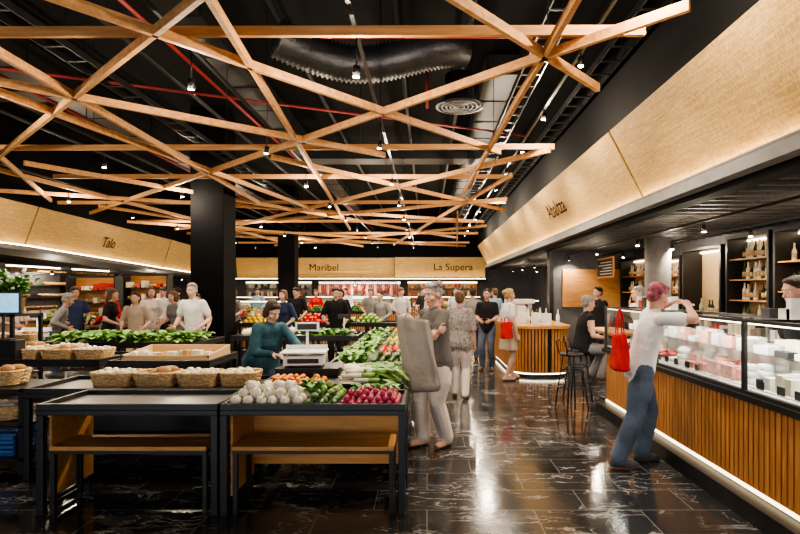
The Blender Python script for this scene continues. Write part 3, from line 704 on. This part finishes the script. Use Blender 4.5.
def basket(loc,w=.37,d=.28,h=.125,fillm=M_turnip,loaf=False):
    b=MB(); n=48
    for row in range(8):
        t=row/7; sc=.86+.14*t; pp=rrect(w*sc,d*sc,.05,n); pts=[]
        for i,(px,py) in enumerate(pp):
            o=.005*(1 if (i//2+row)%2 else -1); L=math.hypot(px,py); pts.append((px+px/L*o,py+py/L*o,.012+h*t*.93))
        b.tube(pts+[pts[0],pts[1]],.0095,5,0)
    for i in range(0,n,4):
        a=rrect(w*.86,d*.86,.05,n)[i]; c=rrect(w,d,.05,n)[i]; b.tube([(a[0],a[1],.005),(c[0],c[1],h)],.006,5,0)
    pp=rrect(w*.82,d*.82,.05,n)
    b.rings([[(x,y,.002) for x,y in pp],[(x,y,.012) for x,y in pp]],0,False)
    pp2=rrect(w*1.0,d*1.0,.05,n)
    b.tube([(x,y,h+.004) for x,y in pp2]+[(pp2[0][0],pp2[0][1],h+.004)],.013,6,0)
    b.rings([[(x*.95,y*.95,.015) for x,y in pp],[(x*1.13,y*1.13,h-.01) for x,y in pp]],1,True,False)
    b.rings([[(x*1.02,y*1.02,h*.45) for x,y in pp],[(x*1.02,y*1.02,h*.6) for x,y in pp]],1,False)
    if loaf:
        for i in range(9): b.ell((rnd(-.3,.3)*w,rnd(-.25,.25)*d,h*rnd(.8,1.25)),(.075,.04,.035),2,Matrix.Rotation(rnd(-.6,.6),3,'Z'),10,6)
    else:
        for i in range(60): b.ell((rnd(-.40,.40)*w,rnd(-.37,.37)*d,h*rnd(.7,1.12)),(.03,.026,.023),2,rotm(),8,6)
    return b.build('wicker_basket',[M_wicker,M_cloth_w,fillm],loc)
bk=[basket((-2.88,4.95,.761),fillm=M_turnip)]
bk2=basket((-2.49,4.95,.761),fillm=M_bread,loaf=True)
copy(bk[0],(-2.10,4.95,.761)); basket((-1.73,4.97,.761),w=.33,fillm=M_cheese)
for i,(x,y,z) in enumerate(((-5.15,6.35,.821),(-4.75,6.35,.821),(-4.35,6.35,.821),(-3.95,6.35,.821),(-5.0,6.7,.821),(-4.5,6.7,.821),(-6.9,7.95,.861),(-6.45,7.95,.861),(-6.0,7.95,.861))):
    copy(bk[0] if i%2 else bk2,(x,y,z+.001),0)
greens('lettuce_heap',-5.6,-4.6,7.75,8.6,.861,460,.32,.055)
greens('chard_heap',-4.55,-3.4,7.75,8.6,.861,460,.32,.05,(M_lgreen,M_green))
pile('cauliflower_pile',[M_turnip,M_lgreen],-3.1,-2.3,8.85,9.5,.861,.075,f_round,1)
greens('spinach_heap',-2.2,-1.25,8.85,9.5,.861,300,.22,.045)
b=MB(); Mx=Matrix.Translation((-3.0,6.45,.82))
b.box(-.5,.5,-.34,.34,0,.05,0,Mx)
for sx in (-.5,.48):
    b.add([Mx@Vector(v) for v in ((sx,-.34,.05),(sx+.02,-.34,.05),(sx+.02,.34,.05),(sx,.34,.05),(sx,-.34,.08),(sx+.02,-.34,.08),(sx+.02,.34,.14),(sx,.34,.14))],[(0,1,5,4),(1,2,6,5),(2,3,7,6),(3,0,4,7),(4,5,6,7)],0)
b.box(-.5,.5,-.34,-.32,.05,.08,0,Mx); b.box(-.5,.5,.32,.34,.05,.14,0,Mx)
for q in range(12): b.box(-.44+q*.075,-.385+q*.075,-.25+.05*(q%2),-.15+.05*(q%2),.05,.05+rnd(.03,.08),random.choice((1,3,3)),Mx)
b.build('plywood_display_tray',[M_ply,M_bread,M_radish,M_label])
b=MB(); b.box(-1.46,-.86,5.13,5.56,.803,.88,0); b.box(-1.47,-.85,5.12,5.57,.88,.895,0); b.build('scale_stand',[M_blackm],bevel=.004)
b=MB(); b.box(-.19,.19,-.15,.15,.02,.11,0)
for sx in(-.16,.16):
    for sy in(-.12,.12): b.lathe([(.015,0),(.015,.02)],(sx,sy,0),8,2)
b.box(-.22,.22,-.17,.17,.135,.15,0); b.box(-.21,.21,.16,.17,.15,.19,0); b.box(-.05,.05,-.05,.05,.11,.135,0)
b.box(-.15,.15,-.157,-.15,.04,.085,3); b.tube([(.0,.15,.06),(.0,.19,.1),(0,.19,.33)],.014,8,0); b.box(-.12,.12,.17,.205,.33,.42,0); b.box(-.10,.10,.166,.171,.345,.405,3)
sc0=b.build('weighing_scale',[M_white,M_steel,M_blackm,M_chalk],(-1.22,5.33,.896),.1,bevel=.004)
sc1=copy(sc0,(-6.2,8.35,.862),.2)
b=MB(); b.box(-.18,.18,-.13,.13,.0,.07,0); b.box(-.2,.2,-.15,.15,.09,.10,1); b.box(-.03,.03,-.03,.03,.07,.09,1); b.tube([(0,.1,.07),(0,.16,.3)],.014,8,0); b.box(-.11,.11,.15,.18,.28,.36,2)
b.build('weighing_scale',[M_white,M_steel,M_chalk],(-1.45,9.2,.862),0,bevel=.004)
def crate(loc,w,d,h,m,rot=0):
    b=MB(); b.box(-w/2,w/2,-d/2,d/2,0,.012)
    for q in range(4):
        z=.02+q*(h-.03)/4; zz=z+(h-.03)/4*.66
        b.box(-w/2,w/2,-d/2,-d/2+.01,z,zz);b.box(-w/2,w/2,d/2-.01,d/2,z,zz);b.box(-w/2,-w/2+.01,-d/2,d/2,z,zz);b.box(w/2-.01,w/2,-d/2,d/2,z,zz)
    for sx in(-w/2,w/2-.025):
        for sy in(-d/2,d/2-.025): b.box(sx,sx+.025,sy,sy+.025,0,h)
    b.box(-w/2-.006,w/2+.006,-d/2-.006,-d/2+.012,h-.02,h);b.box(-w/2-.006,w/2+.006,d/2-.012,d/2+.006,h-.02,h)
    return b.build('plastic_crate',[m],loc,rot)
crate((-3.98,5.02,.146),.5,.36,.2,M_blue)
crate((-2.45,7.2,0),.55,.36,.28,M_blackm)
b=MB(); b.box(-.12,.12,-.09,.09,0,.015,0); b.tube([(0,0,.01),(0,.02,.36)],.016,8,0); b.box(-.19,.19,-.02,.015,.30,.56,0); b.box(-.17,.17,-.024,-.019,.32,.54,1)
b.build('point_of_sale_monitor',[M_blackm,M_screen],(-4.93,6.2,1.07),.2,bevel=.004)
b=MB(); b.box(-5.15,-4.72,6.12,6.27,.821,1.069); b.build('till_stand',[M_blackm],bevel=.004)
def plant(name,x,y,z,r,flowers=True):
    b=MB(); b.lathe([(.09,0),(.12,.2),(.13,.21),(.11,.21),(.11,.19)],(x,y,z),16,2)
    for i in range(170):
        a=rnd(0,6.28); d=Vector((math.cos(a),math.sin(a),rnd(.6,2.6))).normalized(); p=Vector((x,y,z+.2)); L=rnd(.15,r)
        if i%3==0: b.tube([p,p+d*L],.004,4,0)
        leaf(b,p+d*L*rnd(.3,.9),d+Vector((rnd(-.5,.5),rnd(-.5,.5),0)),.16,.035,0)
        if flowers and i%4==0: b.ell(p+d*(L+.02),.025,1,None,7,5)
    return b.build(name,[M_green,M_white,M_brown])
b=MB()
for z in (.1,.5,.9,1.3): b.box(-6.1,-5.40,6.95,7.5,z,z+.03,0)
for sx in(-6.1,-5.44):
    for sy in(6.95,7.46): b.box(sx,sx+.04,sy,sy+.04,0,1.33,0)
b.build('metal_shelving',[M_blackm]); plant('potted_flowers',-5.56,7.2,1.331,.44); plant('potted_fern',-5.92,7.25,1.331,.42,False)
b=MB()
for z in (.12,.42,.74): b.box(-4.35,-3.6,4.75,5.3,z,z+.025,0)
for sx in(-4.35,-3.64):
    for sy in(4.75,5.26): b.box(sx,sx+.04,sy,sy+.04,0,.765,0)
b.build('metal_shelving',[M_blackm]); copy(bk2,(-3.98,5.02,.766)); copy(bk[0],(-3.98,5.02,.446))

# ------------------------------------------------------------------ right deli counter
Y0,Y1=1.2,7.2
b=MB(); b.box(2.28,3.0,Y0,Y1,0,.14,1); b.box(2.44,2.96,Y0+.02,Y1-.02,.14,.82,0)
n=int((Y1-Y0)/.062)
for i in range(n): y=Y0+.01+i*.062; b.box(2.405,2.44,y,y+.045,.19,.81,2)
for i in range(8): x=2.46+i*.062; b.box(x,x+.045,Y1-.02,Y1+.012,.19,.81,2)
b.box(2.37,3.0,Y0,Y1+.03,.82,.865,0)
b.box(2.415,2.43,Y0,Y1,.15,.175,3)
posts=[7.18,5.6,4.05,2.5,1.22]; zc=.865
for p in posts:
    b.box(2.395,2.425,p-.018,p+.018,zc,1.42,0); b.box(2.395,2.9,p-.014,p+.014,1.40,1.425,0); b.box(2.87,2.9,p-.015,p+.015,zc,1.42,0)
b.box(2.39,2.425,Y0,Y1,1.405,1.43,0); b.box(2.87,2.9,Y0,Y1,1.40,1.43,0); b.box(2.39,2.42,Y0,Y1,zc,zc+.03,0)
b.box(2.43,2.45,Y0,Y1,1.392,1.404,4)
b.box(2.43,2.87,Y0+.03,Y1-.03,zc,.90,5); b.box(2.86,2.87,Y0+.03,Y1-.03,.90,1.14,5)
b.box(2.402,2.406,Y0,Y1,zc+.03,1.405,6); b.box(2.425,2.87,Y0,Y1,1.414,1.418,6); b.box(2.42,2.87,Y1-.03,Y1-.026,.94,1.4,6)
b.box(2.60,2.86,Y0+.03,Y1-.03,1.14,1.148,6)
case=b.build('deli_display_counter',[M_blackm,M_plinth,M_slat,M_ledk,M_ledw,M_white,M_glass])
for k in range(4):
    l=bpy.data.lights.new('case_lamp','AREA'); l.shape='RECTANGLE'; l.size=.03; l.size_y=1.4; l.energy=15; l.color=(1,.95,.88)
    o=bpy.data.objects.new('case_lamp',l); coll.objects.link(o); o.location=(2.475,Y0+.75+k*1.5,1.385); o.rotation_euler=(0,math.radians(-28),0); o.parent=case
b=MB()
y=Y0+.1
while y<Y1-.3:
    w=rnd(.16,.26); zb=.901
    b.box(2.46,2.84,y,y+w-.015,zb,zb+.014,0)
    k=random.choice('mcccchppm')
    if k=='m':
        for q in range(12): b.ell((rnd(2.5,2.8),y+rnd(.04,w-.05),zb+.035+rnd(0,.05)),(.06,.04,.02),1,Matrix.Rotation(rnd(0,3),3,'Z'),9,5)
    elif k=='h':
        for q in range(8): b.box(2.48+q*.042,2.515+q*.042,y+.02,y+w-.04,zb+.014,zb+.03+rnd(.04,.11),2)
    elif k=='c':
        cm=random.choice((0,0,3))
        for q in range(3):
            for r_ in range(random.randint(1,3)): b.lathe([(.052,0),(.058,.008),(.058,.042),(.052,.05)],(2.53+q*.125+rnd(-.01,.01),y+w/2-.01,zb+.014+r_*.052),14,cm)
    else:
        for q in range(4):
            for r_ in range(2): b.box(2.48+q*.09,2.555+q*.09,y+.02+(w-.05)/2*r_,y+.01+(w-.05)/2*(r_+1),zb+.014,zb+.04+rnd(.02,.12),random.choice((0,4,3,0,5)))
    if random.random()<.6: b.box(2.455,2.46,y+.05,y+.13,zb+.015,zb+.075,5)
    for q in range(3):
        c=random.choice((0,0,0,5,3,4,2)); b.box(2.61+q*.085,2.68+q*.085,y+.02,y+w-.05,1.149,1.149+rnd(.04,.13),c)
    y+=w
b.build('meat_and_cheese_trays',[M_white,M_meat,M_pink,M_cheese,M_label,M_chalk])
b=MB()
for i in range(26):
    y=rnd(1.6,6.9)
    if 4.2<y<5.6: continue
    w=rnd(.05,.12); hh=rnd(.04,.16); b.box(2.68,2.68+w,y,y+rnd(.05,.14),1.4305,1.4305+hh,random.randint(0,4))
b.build('packaged_goods',[M_label,M_white,M_cheese,M_chalk,M_tomato])
b=MB(); b.box(4.95,5.48,2,9.9,.0,.88,0); b.box(4.9,5.49,2,9.9,.88,.92,1)
for i in range(11): b.box(4.93,4.95,2.05+i*.7,2.7+i*.7,.1,.85,2)
b.build('back_worktop',[M_blackm,M_steel,M_dkgrey])
b=MB()
for i in range(22):
    y=6.4+i*.15; x=4.93+rnd(0,.03); b.box(x,x+rnd(.06,.1),y,y+rnd(.06,.13),.921,.921+rnd(.08,.22),random.randint(0,5))
b.build('countertop_goods',[M_label,M_white,M_cheese,M_chalk,M_tomato,M_steel])
def bottle(b,x,y,z,s=1,mi=0):
    b.lathe([(.035*s,0),(.037*s,.01*s),(.037*s,.17*s),(.014*s,.22*s),(.013*s,.29*s),(.016*s,.3*s)],(x,y,z),10,mi); b.lathe([(.0378*s,.05*s),(.0378*s,.13*s)],(x,y,z),10,1)
def niche(y0,y1,z0,z1,shelves,dens=.9):
    b=MB(); xw=XR-.01
    b.box(xw-.02,xw,y0,y1,z0,z1,1)
    for q in ((y0-.05,y0),(y1,y1+.05)): b.box(xw-.4,xw,q[0],q[1],z0-.05,z1+.05,8)
    b.box(xw-.4,xw,y0,y1,z0-.05,z0,8); b.box(xw-.4,xw,y0,y1,z1,z1+.05,8)
    b.box(xw-.06,xw-.03,y0,y1,z1-.03,z1-.005,2)
    for k in range(shelves):
        zz=z0+(z1-z0)*k/shelves
        if k: b.box(xw-.36,xw-.02,y0,y1,zz-.02,zz,0)
        y=y0+.08
        while y<y1-.08:
            if random.random()<dens:
                if (z1-z0)/shelves>.32: bottle(b,xw-.2,y,zz,rnd(.85,1),random.choice((3,3,4,6)))
                else: b.box(xw-.28,xw-.12,y-.035,y+.04,zz,zz+rnd(.12,.24),random.choice((3,4,5,6,7)))
            y+=.1
    b.build('wall_shelf_unit',[M_oak,M_ply,M_ledw,M_bottle,M_label,M_tomato,M_cheese,M_green,M_blackm])
niche(8.0,9.05,1.15,2.5,4); niche(9.3,10.6,1.2,2.4,1,.4); niche(10.8,12.2,1.25,2.3,3); niche(6.5,7.8,1.2,2.5,3); niche(4.4,6.2,1.3,2.5,3); niche(12.5,14.0,1.2,2.4,3); niche(16.5,20,1.2,2.4,3)
b=MB(); b.box(0,.03,-.6,.6,0,.5,0); b.box(-.005,0,-.56,.56,.04,.46,1)
for i in range(5): b.box(-.008,-.005,-.5,rnd(.1,.5),.09+i*.07,.105+i*.07,2)
b.build('menu_board',[M_oak,M_chalk,M_white],(4.4,13.2,1.95),0)
b=MB(); b.box(5.05,5.3,6.05,6.3,0.921,1.14,0); b.box(5.03,5.05,6.09,6.26,.96,1.10,1); b.build('till_box',[M_slat,M_chalk])
b=MB(); b.box(3.3,XR,14.2,14.35,0,2.66,0); b.box(3.25,3.35,14.15,14.4,0,2.66,1); b.box(3.6,5.3,14.15,14.2,1.2,2.2,2); b.build('wall_partition',[M_wallg,M_blackm,M_oak])

# round slatted bar
b=MB(); x0,x1,y0,y1=1.62,2.75,10.0,13.2; R=.45
def outline(off,n=14):
    pts=[]
    for cx,cy,a0 in ((x1-R,y0+R,-90),(x1-R,y1-R,0),(x0+R,y1-R,90),(x0+R,y0+R,180)):
        for i in range(n+1):
            a=math.radians(a0+90*i/n); pts.append((cx+(R+off)*math.cos(a),cy+(R+off)*math.sin(a)))
    return pts
o1=outline(-.04); b.rings([[(x,y,0) for x,y in o1],[(x,y,.92) for x,y in o1]],0,False)
o2=outline(.04); b.rings([[(x,y,.92) for x,y in o2],[(x,y,.97) for x,y in o2]],1,False)
o3=outline(-.03); b.rings([[(x,y,.06) for x,y in o3],[(x,y,.08) for x,y in o3]],2,False)
pts=outline(-.012); acc=0; per=[]
for i in range(len(pts)):
    a=Vector(pts[i]); c=Vector(pts[(i+1)%len(pts)]); L=(c-a).length
    t=-acc
    while True:
        t+=.062
        if t>L: break
        if t<0: continue
        per.append((a+(c-a)*(t/L),(c-a)/L))
    acc=(L-(t-.062))%.062
for p,d in per:
    Mx=Matrix.Translation((p.x,p.y,0))@Matrix.Rotation(math.atan2(d.y,d.x),4,'Z'); b.box(-.02,.02,-.016,.016,.1,.92,3,Mx)
b.build('slatted_bar_counter',[M_blackm,M_oak,M_ledw,M_slat])
b=MB()
for i in range(9):
    x=1.85+rnd(0,.75); y=10.25+i*.22; bottle(b,x,y,.971,1,random.choice((0,2,3)))
for i in range(8):
    x=rnd(1.75,2.5); y=10.15+i*.26; b.box(x,x+.18,y+.1,y+.2,.971,.971+rnd(.15,.38),random.choice((1,3,3)))
b.build('bar_bottles_and_bags',[M_bottle,M_label,M_cheese,M_white])
b=MB(); b.box(-.3,.3,-.22,.22,.03,.12,0); b.box(-.3,.3,0,.22,.12,.42,0); b.box(-.32,.32,-.22,.24,.36,.46,1)
for sx in (-.15,.15): b.lathe([(.035,0),(.035,.06)],(sx,-.1,.28),10,2); b.tube([(sx,-.12,.29),(sx,-.26,.27)],.012,6,2)
for sx in (-.25,.25): b.tube([(sx,-.15,.36),(sx,-.17,.2)],.006,5,1)
for sx in (-.27,.27):
    for sy in(-.18,.18): b.lathe([(.02,0),(.02,.03)],(sx,sy,0),8,2)
b.build('espresso_machine',[M_steel,M_white,M_blackm],(2.2,12.7,.971),bevel=.008)

def stool(x,y,rot):
    b=MB(); b.lathe([(.15,.735),(.17,.745),(.17,.765),(.14,.772)],(0,0,0),20,1)
    for a in (45,135,225,315):
        c_,s_=math.cos(math.radians(a)),math.sin(math.radians(a)); b.tube([(.12*c_,.12*s_,.74),(.23*c_,.23*s_,.0)],.011,7,0)
    for z,r in ((.3,.197),(.52,.16)):
        b.tube([(r*math.cos(i*math.pi/12),r*math.sin(i*math.pi/12),z) for i in range(25)],.009,6,0)
    b.tube([(-.13,-.1,.75),(-.17,-.13,.93),(-.20,0,.96),(-.17,.13,.93),(-.13,.1,.75)],.009,6,0)
    return b.build('bar_stool',[M_blackm,M_blackm],(x,y,0),rot)
stool(2.25,7.97,.1); stool(2.02,7.45,.3)
b=MB(); b.box(2.62,3.1,7.6,8.8,1.0,1.04,1); b.tube([(2.86,8.2,.02),(2.86,8.2,1.0)],.03,10,0); b.lathe([(.22,0),(.22,.02)],(2.86,8.2,0),20,0)
b.build('high_bar_table',[M_blackm,M_oak],bevel=.004)

def stall(name,x0,x1,y0,y1):
    b=MB(); b.box(x0,x1,y0,y1,.08,.9,0); b.box(x0-.03,x1+.03,y0-.03,y1+.03,.9,.94,1); b.box(x0+.05,x1-.05,y0+.05,y1-.05,0,.08,0)
    for i in range(int((x1-x0)/.08)): b.box(x0+i*.08+.01,x0+i*.08+.06,y0-.02,y0,.12,.88,2)
    for i in range(int((y1-y0)/.08)): b.box(x0-.02,x0,y0+i*.08+.01,y0+i*.08+.06,.12,.88,2); b.box(x1,x1+.02,y0+i*.08+.01,y0+i*.08+.06,.12,.88,2)
    b.box(x0,x1,y0+.02,y0+.028,.94,1.35,3); b.box(x0,x1,y0,y1,1.36,1.37,3)
    for px in (x0,x1-.025):
        for py in (y0,y1-.025): b.box(px,px+.025,py,py+.025,.94,1.36,0)
    b.box(x0+.05,x1-.05,y0+.05,y0+.07,1.33,1.35,5)
    x=x0+.08
    while x<x1-.2:
        y=y0+.1
        while y<y1-.2:
            c=random.choice((4,6,7,8,9,10,11)); b.box(x,x+.15,y,y+.15,.94,.94+rnd(.04,.2),c); y+=.2
        x+=.2
    return b.build(name,[M_blackm,M_dkgrey,M_slat,M_glass,M_white,M_ledw,M_pink,M_cheese,M_label,M_meat,M_orange,M_lgreen])
stall('market_stall_counter',2.2,3.2,15,20.5)
stall('market_stall_counter',-5.5,-1.6,24,25); stall('market_stall_counter',-1.1,2.4,23.6,24.6)
stall('market_stall_counter',-9.4,-6.2,22.5,23.5); stall('market_stall_counter',-10.6,-9.2,12.0,19)
stall('market_stall_counter',-6.9,-3.6,14.2,15.0); stall('market_stall_counter',-3.2,-.6,20.6,21.5)
def gondola(x0,x1,y0,y1,h):
    b=MB(); b.box(x0,x1,y1-.03,y1,0,h,0)
    for sx in (x0,x1-.03): b.box(sx,sx+.03,y0,y1,0,h,1)
    nz=5
    for k in range(nz):
        z=.3+k*(h-.35)/nz; b.box(x0+.03,x1-.03,y0,y1-.03,z,z+.025,1)
        x=x0+.12
        while x<x1-.1:
            c=random.choice((2,2,3,4,5))
            if c==2: b.ell((x,(y0+y1)/2,z+.08),(.07,.13,.055),2,None,9,6)
            else: b.box(x-.05,x+.05,y0+.04,y1-.08,z+.025,z+rnd(.12,.24),c)
            x+=.15
    b.box(x0,x1,y0,y0+.03,h-.04,h,6)
    return b.build('bakery_gondola',[M_oak,M_blackm,M_bread,M_label,M_cheese,M_tomato,M_blackm])
gondola(-9.15,-7.9,13.5,13.9,2.0); gondola(-11.2,-9.7,9.4,9.8,1.9); gondola(-8.9,-7.6,15.6,16.0,2.1); gondola(-12.6,-11.3,10.8,11.2,2.0)
for (x0,x1,y) in ((-9,-5.2,12.3),(-4.1,-.4,11.6),(-7.5,-.6,16.6)):
    x=x0+.05; i=0
    z=.901 if y<14 else .951
    while x<x1-.6:
        nm,ms,r,fn=kinds[(i*3+int(y))%8]
        if i%2: greens('salad_greens',x,x+.55,y+.1,y+.8,z,110,.24,.05)
        else: pile(nm,ms,x,x+.55,y+.1,y+.8,z,.055,fn,3)
        x+=.62; i+=1
b=MB(); b.box(-5.6,-1.4,27.7,27.8,.0,2.1,0); b.box(-5.6,-1.4,27.66,27.7,2.0,2.06,1)
for i in range(20): b.box(-5.6+i*.21,-5.595+i*.21,27.69,27.7,0,2.0,2)
b.build('tiled_back_panel',[M_tile,M_ledw,M_soffit])
b=MB(); b.tube([(-5.5,26.9,2.05),(-1.5,26.9,2.05)],.02,6,1)
for sx in (-5.45,-3.5,-1.55): b.tube([(sx,26.9,2.05),(sx,26.9,2.12)],.015,6,1)
for i in range(40):
    x=-5.4+i*.1; L=rnd(.35,.8)
    if i%4==0: b.ell((x,26.9,1.98-L/2),(.10,.07,L/2),2,None,9,7); b.tube([(x,26.9,1.95),(x,26.9,2.05)],.01,4,1)
    else: b.tube([(x,26.9,2.04),(x,26.88,2.0-L/2),(x+.03,26.9,2.0-L)],[.02,.045,.03],7,0)
b.build('hanging_sausages',[M_meat,M_steel,M_pink])
for x0,x1,m in ((-9.4,-6.0,M_walll),(-1.0,2.6,M_oak)):
    b=MB(); b.box(x0,x1,27.75,27.85,0,2.1,0)
    for k in range(3):
        z=.9+k*.4; b.box(x0+.1,x1-.1,27.45,27.75,z,z+.03,1)
        x=x0+.2
        while x<x1-.2: b.box(x,x+.1,27.5,27.62,z+.03,z+.03+rnd(.1,.3),random.choice((2,3,4,5))); x+=.16
    b.box(x0,x1,27.7,27.74,2.02,2.06,6)
    b.build('wall_shelf_unit',[m,M_blackm,M_label,M_tomato,M_cheese,M_bottle,M_ledw])
b=MB(); X=-11.6
b.box(X-.35,X-.3,12,20,.2,2.4,0); b.box(X-.33,X-.29,12,20,2.33,2.37,2)
for k in range(5):
    z=.7+k*.36; b.box(X-.3,X+.05,12,20,z,z+.025,1)
    y=12.15
    while y<19.8:
        if random.random()<.85: b.ell((X-.12,y,z+.075),(.14,.07,.05),3,None,9,6)
        y+=.2
for y in (12,14.6,17.3,19.97): b.box(X-.3,X+.05,y,y+.03,0,2.4,1)
b.build('bakery_shelves',[M_wallg,M_blackm,M_ledw,M_bread])
b=MB(); b.box(-12.98,-9.3,8.4,8.5,0,5.5); b.build('wall_left_return',[M_wallg])

# ------------------------------------------------------------------ world + camera
w=bpy.data.worlds.new('world'); scene.world=w; w.use_nodes=True
bg=w.node_tree.nodes['Background']; bg.inputs[0].default_value=(.95,.96,1,1); bg.inputs[1].default_value=3.4
try:
    scene.view_settings.look='AgX - Medium High Contrast'; scene.view_settings.exposure=.12
except Exception: pass
cam=bpy.data.cameras.new('camera'); co=bpy.data.objects.new('camera',cam); coll.objects.link(co)
co.location=(0,0,1.65); co.rotation_euler=(math.pi/2,0,0); cam.lens=24; cam.sensor_width=36; cam.shift_x=-27/800; cam.shift_y=23/800; cam.clip_end=200
scene.camera=co
